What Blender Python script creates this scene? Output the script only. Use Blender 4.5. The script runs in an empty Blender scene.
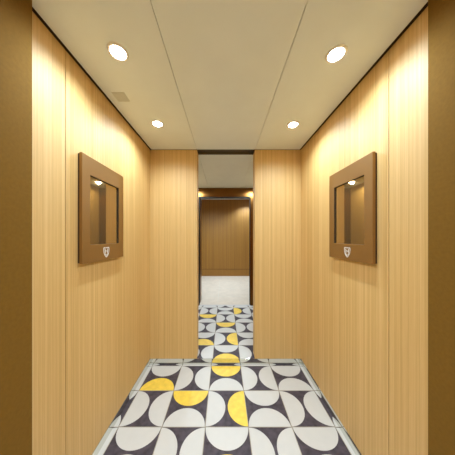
import bpy, bmesh, math
from mathutils import Vector, Matrix

S = bpy.context.scene
COL = S.collection
PI = math.pi

# ------------------------------------------------------------------ measures
CAM_Z = 1.3245
CEIL = 2.2325          # underside of the ceiling panels
XL, XR = -0.772, 0.803 # faces of the two long walls
Y_PORT = 0.69          # inner edge of the bronze portal the camera looks through
Y_PIER = 1.905         # front face of the two end piers
Y_SLOT = 2.02          # back of the piers
OL, OR = -0.282, 0.321 # opening between the piers
STEP = 0.058           # height of the polished skirting / step
Y_DOOR = 3.40          # bronze door frame at the end of the passage
Y_FAR = 5.94           # wood wall of the room beyond
Y_BACK = -1.30
SEAM_L, SEAM_R = -0.283, 0.322

# ------------------------------------------------------------------ materials
def new_mat(name):
    m = bpy.data.materials.new(name); m.use_nodes = True
    nt = m.node_tree; b = nt.nodes['Principled BSDF']
    return m, nt, b

def rgb(r, g, b):
    def f(c):
        c /= 255.0
        return c/12.92 if c <= 0.04045 else ((c+0.055)/1.055)**2.4
    return (f(r), f(g), f(b), 1.0)

def plain(name, col, rough=0.5, metal=0.0, noise=0.0, nscale=40.0, spec=0.5):
    m, nt, b = new_mat(name)
    b.inputs['Roughness'].default_value = rough
    b.inputs['Metallic'].default_value = metal
    b.inputs['Specular IOR Level'].default_value = spec
    if noise:
        tc = nt.nodes.new('ShaderNodeTexCoord')
        n = nt.nodes.new('ShaderNodeTexNoise')
        n.inputs['Scale'].default_value = nscale; n.inputs['Detail'].default_value = 4
        r = nt.nodes.new('ShaderNodeValToRGB')
        r.color_ramp.elements[0].position = 0.3; r.color_ramp.elements[1].position = 0.7
        r.color_ramp.elements[0].color = tuple(c*(1-noise) for c in col[:3])+(1,)
        r.color_ramp.elements[1].color = tuple(min(1, c*(1+noise)) for c in col[:3])+(1,)
        nt.links.new(tc.outputs['Object'], n.inputs['Vector'])
        nt.links.new(n.outputs['Fac'], r.inputs['Fac'])
        nt.links.new(r.outputs['Color'], b.inputs['Base Color'])
    else:
        b.inputs['Base Color'].default_value = col
    return m

def wood_mat(name, c_dark, c_mid, c_light, rough=0.38):
    m, nt, b = new_mat(name)
    L = nt.links
    tc = nt.nodes.new('ShaderNodeTexCoord')
    def layer(sx, sz, detail):
        mp = nt.nodes.new('ShaderNodeMapping')
        mp.inputs['Scale'].default_value = (sx, sx, sz)
        n = nt.nodes.new('ShaderNodeTexNoise')
        n.inputs['Scale'].default_value = 1.0
        n.inputs['Detail'].default_value = detail
        n.inputs['Roughness'].default_value = 0.55
        L.new(tc.outputs['Object'], mp.inputs['Vector'])
        L.new(mp.outputs['Vector'], n.inputs['Vector'])
        return n.outputs['Fac']
    a = layer(75, 0.3, 2.0)      # broad veneer stripes
    c = layer(210, 0.8, 3.0)      # fine stripes
    d = layer(420, 9.0, 2.0)      # pores
    def math_(op, x, y):
        n = nt.nodes.new('ShaderNodeMath'); n.operation = op
        for i, v in enumerate((x, y)):
            if isinstance(v, float): n.inputs[i].default_value = v
            else: L.new(v, n.inputs[i])
        return n.outputs[0]
    s = math_('ADD', math_('MULTIPLY', a, 0.50), math_('ADD', math_('MULTIPLY', c, 0.32), math_('MULTIPLY', d, 0.18)))
    r = nt.nodes.new('ShaderNodeValToRGB')
    e = r.color_ramp.elements
    e[0].position = 0.36; e[0].color = c_dark
    e[1].position = 0.64; e[1].color = c_light
    k = e.new(0.49); k.color = c_mid
    L.new(s, r.inputs['Fac'])
    L.new(r.outputs['Color'], b.inputs['Base Color'])
    b.inputs['Roughness'].default_value = rough
    b.inputs['Specular IOR Level'].default_value = 0.85
    bp = nt.nodes.new('ShaderNodeBump'); bp.inputs['Strength'].default_value = 0.04; bp.inputs['Distance'].default_value = 0.002
    L.new(s, bp.inputs['Height']); L.new(bp.outputs['Normal'], b.inputs['Normal'])
    return m

M = {}
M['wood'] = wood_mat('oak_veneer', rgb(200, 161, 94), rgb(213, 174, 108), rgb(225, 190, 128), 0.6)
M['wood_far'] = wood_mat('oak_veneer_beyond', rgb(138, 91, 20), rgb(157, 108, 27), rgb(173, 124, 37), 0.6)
M['groove'] = plain('panel_groove', rgb(96, 66, 34), 0.8)
M['ceiling'] = plain('ceiling_panel', rgb(228, 234, 234), 0.42, 0.0, 0.02, 6.0)
M['void'] = plain('ceiling_void', rgb(60, 50, 38), 0.9)
M['gap'] = plain('gap_painted_shade', rgb(64, 44, 24), 0.85)  # dark colour stands in for shade on the wall above the ceiling edge
M['slot'] = plain('slot_painted_shade', rgb(92, 80, 60), 0.8)
M['bronze'] = plain('bronze_sheet', rgb(143, 108, 42), 0.88, 0.7, 0.06, 90.0)
M['bronze_frame'] = plain('dark_bronze', rgb(122, 82, 38), 0.3, 0.95)
M['brown'] = plain('brown_lacquer', rgb(146, 106, 48), 0.5, 0.5, spec=1.0)
M['brown_side'] = plain('brown_backing', rgb(66, 44, 28), 0.5, 0.2)
M['seal'] = plain('black_seal', rgb(16, 12, 10), 0.6)
M['chrome'] = plain('polished_steel', rgb(222, 222, 214), 0.06, 1.0)
M['sill'] = plain('brushed_sill', rgb(205, 202, 200), 0.5, 0.3)
M['dark'] = plain('tile_charcoal', rgb(76, 68, 75), 0.6, 0.0, 0.34, 24.0, 0.25)
M['white'] = plain('tile_white', rgb(206, 204, 200), 0.5, 0.0, 0.015, 22.0)
M['yellow'] = plain('tile_yellow', rgb(240, 204, 78), 0.5, 0.0, 0.10, 24.0)
M['grout'] = plain('tile_grout', rgb(170, 160, 142), 0.8)
M['emblem'] = plain('emblem_white', rgb(236, 232, 226), 0.4)
M['ring'] = plain('white_trim', rgb(236, 232, 224), 0.4)
M['vent'] = plain('vent_grey', rgb(210, 212, 202), 0.55, 0.0)
M['vent_back'] = plain('vent_mesh', rgb(160, 152, 130), 0.7)
M['carpet'] = plain('pale_carpet', rgb(216, 203, 186), 0.95, 0.0, 0.06, 9.0)

def emit(name, col, st):
    m, nt, b = new_mat(name)
    b.inputs['Base Color'].default_value = (1, 1, 1, 1)
    b.inputs['Emission Color'].default_value = col
    b.inputs['Emission Strength'].default_value = st
    return m
M['lens'] = emit('lamp_lens', (1.0, 0.96, 0.88, 1), 40.0)

m, nt, b = new_mat('screen_glass')
b.inputs['Base Color'].default_value = rgb(174, 146, 100)
b.inputs['Roughness'].default_value = 0.03
b.inputs['Metallic'].default_value = 0.8
M['glass'] = m

# ------------------------------------------------------------------ mesh helpers
class MB:
    def __init__(self): self.bm = bmesh.new(); self.mats = []
    def mi(self, key):
        if key not in self.mats: self.mats.append(key)
        return self.mats.index(key)
    def box(self, x0, x1, y0, y1, z0, z1, key, bevel=0.0):
        i = self.mi(key)
        r = bmesh.ops.create_cube(self.bm, size=1.0)
        vs = r['verts']
        for v in vs:
            v.co = Vector(((x0+x1)/2+v.co.x*(x1-x0), (y0+y1)/2+v.co.y*(y1-y0), (z0+z1)/2+v.co.z*(z1-z0)))
        fs = {f for v in vs for f in v.link_faces}
        for f in fs: f.material_index = i
        if bevel:
            es = {e for v in vs for e in v.link_edges}
            o = bmesh.ops.bevel(self.bm, geom=list(es), offset=bevel, segments=2, affect='EDGES', profile=0.5)
            for f in o['faces']: f.material_index = i
        return self
    def poly(self, pts, key):
        vs = [self.bm.verts.new(p) for p in pts]
        f = self.bm.faces.new(vs); f.material_index = self.mi(key)
        return f
    def lathe(self, prof, key, n=40, c=(0, 0, 0)):
        i = self.mi(key); rings = []
        for r, z in prof:
            rings.append([self.bm.verts.new((c[0]+r*math.cos(2*PI*k/n), c[1]+r*math.sin(2*PI*k/n), c[2]+z)) for k in range(n)])
        for a, b2 in zip(rings[:-1], rings[1:]):
            for k in range(n):
                f = self.bm.faces.new((a[k], a[(k+1) % n], b2[(k+1) % n], b2[k])); f.material_index = i; f.smooth = True
        return rings
    def build(self, name, parent=None, kind=None, recalc=True):
        if recalc: bmesh.ops.recalc_face_normals(self.bm, faces=self.bm.faces[:])
        me = bpy.data.meshes.new(name); self.bm.to_mesh(me); self.bm.free()
        for k in self.mats: me.materials.append(M[k])
        o = bpy.data.objects.new(name, me); COL.objects.link(o)
        if parent: o.parent = parent
        if kind: o['kind'] = kind
        return o

def struct(name, mb, recalc=True): return mb.build(name, kind='structure', recalc=recalc)
def thing(name, label, cat, loc, rz=0.0, group=None):
    o = bpy.data.objects.new(name, None); COL.objects.link(o)
    o.empty_display_size = 0.05
    o.location = loc; o.rotation_euler = (0, 0, rz)
    o['label'] = label; o['category'] = cat
    if group: o['group'] = group
    return o

# ------------------------------------------------------------------ patterned floor
def clip(poly, axis, lim, keep_less):
    out = []
    for k in range(len(poly)):
        p, q = poly[k], poly[(k+1) % len(poly)]
        ip = (p[axis] <= lim) if keep_less else (p[axis] >= lim)
        iq = (q[axis] <= lim) if keep_less else (q[axis] >= lim)
        if ip: out.append(p)
        if ip != iq:
            t = (lim-p[axis])/(q[axis]-p[axis])
            out.append((p[0]+(q[0]-p[0])*t, p[1]+(q[1]-p[1])*t))
    return out

def tiled_floor(mb, x0, x1, y0, y1, z, ox, oy, T, yellow):
    """oy = far edge of row 0 (rows grow towards the camera); ox = left edge of column 0.
    Every tile carries two half discs, on its side edges or on its far/near edges by turns."""
    mb.box(x0, x1, y0, y1, z-0.05, z, 'dark')
    def put(pts, key, dz):
        for ax, lim, less in ((0, x0, False), (0, x1, True), (1, y0, False), (1, y1, True)):
            if len(pts) < 3: return
            pts = clip(pts, ax, lim, less)
        if len(pts) >= 3:
            f = mb.poly([(p[0], p[1], z+dz) for p in pts], key)
            f.normal_update()
            if f.normal.z < 0: f.normal_flip()
    g = 0.0022
    c0, c1 = math.floor((x0-ox)/T), math.floor((x1-ox)/T)
    r0, r1 = math.floor((oy-y1)/T), math.floor((oy-y0)/T)
    for r in range(r0, r1+1):
        for c in range(c0, c1+1):
            xa, xb = ox+c*T, ox+(c+1)*T
            yb, ya = oy-r*T, oy-(r+1)*T
            cx, cy = (xa+xb)/2, (ya+yb)/2
            vert = (r+c) % 2 == 0
            for side in (('far', 'near') if vert else ('left', 'right')):
                pts = []
                for k in range(33):
                    a = PI*k/32
                    u, w = 0.487*T*math.cos(a), 0.462*T*math.sin(a)+g
                    if side == 'far': pts.append((cx+u, yb-w))
                    elif side == 'near': pts.append((cx+u, ya+w))
                    elif side == 'left': pts.append((xa+w, cy+u))
                    else: pts.append((xb-w, cy+u))
                put(pts, 'yellow' if (r, c, side) in yellow else 'white', 0.0004)
    for c in range(c0, c1+2):
        x = ox+c*T
        put([(x-g, y0), (x+g, y0), (x+g, y1), (x-g, y1)], 'grout', 0.0007)
    for r in range(r0, r1+2):
        y = oy-r*T
        put([(x0, y-g), (x1, y-g), (x1, y+g), (x0, y+g)], 'grout', 0.0007)

mb = MB()
tiled_floor(mb, XL, XR, Y_BACK, Y_PIER-0.004, 0.0, -0.131, 1.879, 0.302,
            {(0, 0, 'far'), (0, -2, 'near'), (1, -1, 'far'), (1, 0, 'right'), (2, 0, 'near'),
             (4, 1, 'left'), (5, -2, 'right'), (6, -1, 'near'), (7, 1, 'far'), (8, 0, 'near')})
struct('floor', mb, recalc=False)

mb = MB()
TP = 0.2845
tiled_floor(mb, XL, XR, Y_PIER, Y_DOOR-0.03, STEP, -0.117, 2.140, TP,
            {(0, 0, 'near'), (-1, 0, 'right'), (-1, -1, 'near'), (-2, 0, 'far'), (-3, -1, 'far'), (-4, 1, 'left')})
struct('floor_passage', mb, recalc=False)

mb = MB(); mb.box(-1.5, 1.5, Y_DOOR+0.02, Y_FAR, STEP-0.05, STEP, 'carpet')
for x in (-0.9, -0.12, 0.66):
    mb.box(x-0.002, x+0.002, Y_DOOR+0.12, Y_FAR, STEP, STEP+0.0004, 'vent')
for y in (3.9, 4.5, 5.1):
    mb.box(-1.5, 1.5, y-0.002, y+0.002, STEP, STEP+0.0004, 'vent')
struct('floor_beyond', mb)

# ------------------------------------------------------------------ walls
WT = 2.42
def side_wall(name, x, s):
    mb = MB()
    xo = x+s*0.08
    def slab(y0, y1, key='wood', inset=0.0):
        a, b2 = sorted((x+s*inset, xo)); mb.box(a, b2, y0, y1, 0.0, CEIL+0.002, key); mb.box(a, b2, y0, y1, CEIL+0.002, WT, 'gap')
    slab(Y_PORT+0.001, 0.8905); slab(0.8905, 0.8935, 'groove', 0.006); slab(0.8935, Y_PIER)
    return struct(name, mb)
side_wall('wall_left', XL, -1); side_wall('wall_right', XR, 1)
mb = MB(); mb.box(XL-0.08, XL, Y_SLOT, Y_DOOR, STEP, WT, 'wood'); struct('wall_passage_left', mb)
mb = MB(); mb.box(XR, XR+0.08, Y_SLOT, Y_DOOR, STEP, WT, 'wood'); struct('wall_passage_right', mb)
# end piers
mb = MB(); mb.box(XL-0.08, OL, Y_PIER, Y_SLOT, STEP, CEIL, 'wood', 0.0012); mb.box(XL-0.08, OL, Y_PIER, Y_SLOT, CEIL, WT, 'gap'); struct('wall_back_left', mb)
mb = MB(); mb.box(OR, XR+0.08, Y_PIER, Y_SLOT, STEP, CEIL, 'wood', 0.0012); mb.box(OR, XR+0.08, Y_PIER, Y_SLOT, CEIL, WT, 'gap'); struct('wall_back_right', mb)
# hall on the camera's side of the portal
mb = MB(); mb.box(XL-0.08, XL, Y_BACK, 0.45, 0.0, WT, 'wood'); struct('wall_front_left', mb)
mb = MB(); mb.box(XR, XR+0.08, Y_BACK, 0.45, 0.0, WT, 'wood'); struct('wall_front_right', mb)
mb = MB(); mb.box(XL-0.08, XR+0.08, Y_BACK-0.08, Y_BACK, 0.0, WT, 'wood'); struct('wall_front', mb)

# polished skirting that mirrors the tiles
mb = MB(); mb.box(XL, XL+0.003, Y_PORT, Y_PIER-0.003, 0.001, STEP, 'chrome'); struct('baseboard_left', mb)
mb = MB(); mb.box(XR-0.003, XR, Y_PORT, Y_PIER-0.003, 0.001, STEP, 'chrome'); struct('baseboard_right', mb)
mb = MB(); mb.box(XL, XR, Y_PIER-0.003, Y_PIER, 0.001, STEP+0.0008, 'chrome'); struct('baseboard_back', mb)

# ------------------------------------------------------------------ bronze portal around the camera's view
mb = MB()
mb.box(XL-0.10, XL+0.050, 0.45, Y_PORT, 0.0, WT, 'bronze', 0.002)
mb.box(XR-0.035, XR+0.10, 0.45, Y_PORT, 0.0, WT, 'bronze', 0.002)
mb.box(XL+0.050, XR-0.035, 0.45, 0.684, CEIL, WT, 'bronze')
struct('trim_1', mb)

# ------------------------------------------------------------------ ceilings
def panels(mb, x0, x1, y0, y1, gap=0.017, g=0.0014):
    xs = [x0+gap, SEAM_L, SEAM_R, x1-gap]
    for a, b2, l, r in ((xs[0], xs[1], 0, g), (xs[1], xs[2], g, g), (xs[2], xs[3], g, 0)):
        mb.box(a+l, b2-r, y0, y1, CEIL, CEIL+0.02, 'ceiling')
mb = MB(); panels(mb, XL, XR, 0.692, Y_PIER-0.006); struct('ceiling', mb)
mb = MB(); panels(mb, XL, XR, Y_SLOT, Y_DOOR-0.006); struct('ceiling_passage', mb)
mb = MB(); panels(mb, XL, XR, Y_BACK, 0.448); struct('ceiling_front', mb)
mb = MB(); mb.box(-1.5, 1.5, Y_DOOR+0.12, Y_FAR-0.02, 2.535, 2.56, 'ceiling'); struct('ceiling_beyond', mb)
mb = MB(); mb.box(XL-0.1, XR+0.1, Y_BACK-0.08, Y_DOOR+0.12, WT, WT+0.05, 'void')
struct('ceiling_void', mb)
# slot above the opening, its shade put into the colour
mb = MB()
mb.box(OL, OR, Y_PIER-0.004, Y_SLOT, CEIL+0.03, CEIL+0.05, 'slot')
mb.box(OL, OR, Y_SLOT-0.003, Y_SLOT, CEIL+0.0005, CEIL+0.03, 'slot')  # strip painted dark over the panel edge, which would otherwise look lit
struct('trim_2', mb)

# ------------------------------------------------------------------ bronze door frame at the end of the passage
DL, DR, DT = -0.455, 0.4775, CAM_Z+0.7246
mb = MB()
mb.box(XL, DL-0.012, Y_DOOR-0.015, Y_DOOR+0.12, STEP, CEIL-0.006, 'bronze_frame', 0.002)
mb.box(DR+0.012, XR, Y_DOOR-0.015, Y_DOOR+0.12, STEP, CEIL-0.006, 'bronze_frame', 0.002)
mb.box(DL-0.012, DR+0.012, Y_DOOR-0.015, Y_DOOR+0.12, DT+0.022, CEIL-0.006, 'bronze_frame', 0.002)
mb.box(DL-0.05, DL, Y_DOOR+0.12, 3.72, STEP, DT+0.022, 'bronze_frame', 0.002)
d1 = struct('door_1', mb)
mb = MB()
mb.box(DL-0.012, DL, Y_DOOR, Y_DOOR+0.05, STEP, DT, 'seal')
mb.box(DR, DR+0.012, Y_DOOR, Y_DOOR+0.05, STEP, DT, 'seal')
mb.box(DL-0.012, DR+0.012, Y_DOOR, Y_DOOR+0.05, DT, DT+0.022, 'seal')
mb.build('seal', d1)
mb = MB(); mb.box(DL-0.012, DR+0.012, Y_DOOR-0.03, Y_DOOR+0.02, STEP-0.05, STEP+0.002, 'sill'); mb.build('threshold', d1)

# ------------------------------------------------------------------ room beyond
mb = MB()
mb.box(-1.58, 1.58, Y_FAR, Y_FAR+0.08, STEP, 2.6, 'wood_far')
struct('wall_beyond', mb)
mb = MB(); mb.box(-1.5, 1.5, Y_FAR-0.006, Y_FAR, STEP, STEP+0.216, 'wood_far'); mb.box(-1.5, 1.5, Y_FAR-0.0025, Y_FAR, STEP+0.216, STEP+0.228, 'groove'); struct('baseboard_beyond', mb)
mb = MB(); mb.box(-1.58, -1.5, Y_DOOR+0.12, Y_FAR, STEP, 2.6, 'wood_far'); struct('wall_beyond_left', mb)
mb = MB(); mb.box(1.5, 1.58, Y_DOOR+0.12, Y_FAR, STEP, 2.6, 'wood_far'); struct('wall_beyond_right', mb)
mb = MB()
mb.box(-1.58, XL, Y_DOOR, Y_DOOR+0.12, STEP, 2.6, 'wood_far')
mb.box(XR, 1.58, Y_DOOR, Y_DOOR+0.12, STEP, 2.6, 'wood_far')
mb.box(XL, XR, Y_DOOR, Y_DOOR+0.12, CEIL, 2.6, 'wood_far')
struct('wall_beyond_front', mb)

# ------------------------------------------------------------------ downlights
def lamp(parent, W, size, blend, z=-0.012):
    ld = bpy.data.lights.new('bulb', 'SPOT')
    ld.energy = W; ld.spot_size = math.radians(size); ld.spot_blend = blend
    ld.color = (0.72, 0.88, 1.0); ld.shadow_soft_size = 0.025
    o = bpy.data.objects.new('bulb', ld); COL.objects.link(o)
    o.parent = parent; o.location = (0, 0, z)
    return o

t0 = None
def downlight(x, y, label, W, size=158, blend=0.95, z=CEIL, group=None):
    global t0
    if t0 is None:
        t0 = thing('downlight', label, 'ceiling light', (x, y, z), 0, group)
        mb = MB()
        mb.lathe([(0.036, 0.0), (0.035, -0.003), (0.037, -0.006), (0.043, -0.0065), (0.047, -0.004), (0.048, 0.0)], 'ring')
        mb.build('trim_ring', t0)
        mb = MB()
        rings = mb.lathe([(0.036, -0.0030), (0.030, -0.0042), (0.018, -0.0052), (0.006, -0.0056)], 'lens')
        mb.bm.faces.new(rings[-1][::-1])
        mb.build('lens', t0)
        t = t0
    else:
        t = t0.copy(); COL.objects.link(t); t.location = (x, y, z); t['label'] = label
        for ch in t0.children:
            if ch.type != 'MESH': continue
            c = ch.copy(); COL.objects.link(c); c.parent = t
    lamp(t, W, size, blend)
    return t
G = 'recessed ceiling downlights'
W = 37
downlight(-0.520, 0.898, 'large bright round downlight between portal and small square ceiling vent', W, group=G)
downlight(-0.532, 1.464, 'small bright round downlight past the square vent, by the left pier', W, group=G)
downlight(0.556, 0.908, 'large bright round downlight over the right wall screen, near the portal', W, group=G)
downlight(0.558, 1.477, 'small bright round downlight before the right wood pier', W, group=G)
# unseen fittings elsewhere; the pair behind the camera is added as fill light
downlight(-0.52, -0.45, 'added fill downlight on the left, on the camera side of the portal', W*2, group=G)
downlight(0.556, -0.45, 'added fill downlight on the right, on the camera side of the portal', W*2, group=G)
downlight(-0.522, 3.00, 'round downlight in the passage behind the left pier', W*0.66, 172, 0.3, group=G)
downlight(0.553, 3.01, 'round downlight in the passage behind the right pier', W*0.66, 172, 0.3, group=G)
downlight(0.75, 5.55, 'round downlight close to the wood wall beyond the doorway, right', 90, 130, 0.6, 2.535, group=G)
downlight(-0.3, 4.60, 'added fill downlight above the pale carpet beyond the doorway', 215, z=2.535, group=G)  # unseen lamp added to brighten the carpet and far room

# ------------------------------------------------------------------ ceiling vent
v = thing('ceiling_vent', 'small square grey vent flush in the ceiling between the left downlights', 'vent', (-0.667, 1.185, CEIL))
mb = MB(); h = 0.039
for a in (-1, 1):
    x0, x1 = sorted((a*h, a*(h-0.004)))
    mb.box(x0, x1, -h, h, -0.003, 0.0, 'vent')
    mb.box(-h+0.004, h-0.004, x0, x1, -0.003, 0.0, 'vent')
mb.build('vent_frame', v)
mb = MB()
mb.box(-h+0.004, h-0.004, -h+0.004, h-0.004, -0.0012, 0.0, 'vent_back')
for k in range(14):
    y = -h+0.004+(k+0.5)*(2*h-0.008)/14
    mb.box(-h+0.004, h-0.004, y-0.0021, y+0.0021, -0.0024, -0.0010, 'vent')
mb.build('grille', v)

# ------------------------------------------------------------------ framed wall screens
def screen_set(name, label, loc, rz):
    """local: +x out of the wall, y along the wall, z up from the frame's lower edge"""
    t = thing(name, label, 'screen', loc, rz, 'framed screens on the long walls')
    w, H = 0.394, 0.591
    # dark backing plate, a little smaller than the frame
    mb = MB(); mb.box(0.0, 0.011, -w/2+0.004, w/2-0.004, 0.004, H-0.004, 'brown_side'); mb.build('backing_plate', t)
    # bezel: one solid ring with a sharp opening
    iy, z0, z1 = 0.138, 0.101, 0.490
    mb = MB(); x0, x1 = 0.011, 0.026
    O = [(-w/2, 0), (w/2, 0), (w/2, H), (-w/2, H)]; I = [(-iy, z0), (iy, z0), (iy, z1), (-iy, z1)]
    bev = 0.0012
    rings = []
    for x, pts, off in ((x0, O, 0), (x1-bev, O, 0), (x1, O, -bev), (x1, I, -bev), (x1-bev, I, 0), (x0, I, 0)):
        ring = []
        for i, (y, z) in enumerate(pts):
            cy, cz = (0, H/2)
            sy, sz = (1 if y > cy else -1), (1 if z > cz else -1)
            o = off if pts is O else -off
            ring.append(mb.bm.verts.new((x, y+sy*o, z+sz*o)))
        rings.append(ring)
    k = mb.mi('brown')
    kd = mb.mi('seal')
    for n, (a, b2) in enumerate(zip(rings, rings[1:]+rings[:1])):
        for i in range(4):
            mb.bm.faces.new((a[i], a[(i+1) % 4], b2[(i+1) % 4], b2[i])).material_index = kd if n == 4 else k
    fr = mb.build('frame', t)
    mb = MB(); mb.box(0.012, 0.0165, -iy+0.0005, iy-0.0005, z0+0.0005, z1-0.0005, 'glass'); mb.build('screen', t)
    # shield emblem
    mb = MB(); k = mb.mi('emblem'); x = x1
    ez = 0.051
    half = [(0.0, 0.028), (0.010, 0.0265), (0.020, 0.0285), (0.0275, 0.0255), (0.0285, 0.012), (0.0255, -0.006), (0.017, -0.022), (0.006, -0.033), (0.0, -0.036)]
    outl = half+[(-a, b2) for a, b2 in half[-2:0:-1]]
    def prism(loop_o, loop_i=None, d=0.0012):
        n = len(loop_o)
        fo = [mb.bm.verts.new((x+d, a, b2+ez)) for a, b2 in loop_o]
        bo = [mb.bm.verts.new((x-0.0003, a, b2+ez)) for a, b2 in loop_o]
        fs = []
        for i in range(n): fs.append(mb.bm.faces.new((fo[i], fo[(i+1) % n], bo[(i+1) % n], bo[i])))
        if loop_i:
            fi = [mb.bm.verts.new((x+d, a, b2+ez)) for a, b2 in loop_i]
            bi = [mb.bm.verts.new((x-0.0003, a, b2+ez)) for a, b2 in loop_i]
            for i in range(n):
                j = (i+1) % n
                fs += [mb.bm.faces.new((fo[i], fo[j], fi[j], fi[i])), mb.bm.faces.new((fi[i], fi[j], bi[j], bi[i])), mb.bm.faces.new((bo[i], bo[j], bi[j], bi[i]))]
        else:
            fs += [mb.bm.faces.new(fo), mb.bm.faces.new(bo)]
        for f in fs: f.material_index = k
    prism(outl, [(a*0.85, b2*0.85-0.0005) for a, b2 in outl])
    def bar(p, q, wd):
        d = Vector((q[0]-p[0], q[1]-p[1])).normalized(); n = Vector((-d.y, d.x))*wd/2
        prism([(p[0]+n.x, p[1]+n.y), (q[0]+n.x, q[1]+n.y), (q[0]-n.x, q[1]-n.y), (p[0]-n.x, p[1]-n.y)])
    bar((-0.0135, 0.019), (-0.0115, -0.010), 0.0050)
    bar((0.0135, 0.019), (0.0115, -0.010), 0.0050)
    bar((-0.012, 0.006), (0.012, 0.003), 0.0050)
    bar((-0.016, -0.012), (0.0, -0.024), 0.004)
    bar((0.016, -0.012), (0.0, -0.024), 0.004)
    e = mb.build('emblem', t); e['label'] = 'white shield emblem'
    return t
ZB = CAM_Z-0.144
screen_set('wall_screen', 'brown framed dark screen on the left wood wall, below the square ceiling vent', (XL, 1.160, ZB), 0.0)
screen_set('wall_screen', 'brown framed dark screen on the right wood wall, opposite the vent side', (XR, 1.154, ZB), PI)

# ------------------------------------------------------------------ world, camera, view
w = bpy.data.worlds.new('World'); S.world = w; w.use_nodes = True
w.node_tree.nodes['Background'].inputs['Color'].default_value = (0.05, 0.045, 0.04, 1)
w.node_tree.nodes['Background'].inputs['Strength'].default_value = 0.2

cd = bpy.data.cameras.new('camera'); cam = bpy.data.objects.new('camera', cd); COL.objects.link(cam)
cd.sensor_width = 36.0; cd.lens = 183.0/455.0*36.0
cd.shift_x = 3.5/455.0; cd.shift_y = 9.5/455.0
cd.clip_start = 0.02
cam.location = (0, 0, CAM_Z); cam.rotation_euler = (PI/2, 0, 0)
S.camera = cam

vs = S.view_settings
S.display_settings.display_device = 'sRGB'
vs.view_transform = 'Standard'; vs.look = 'None'; vs.gamma = 1.0; vs.use_curve_mapping = False
vs.exposure = 0.0
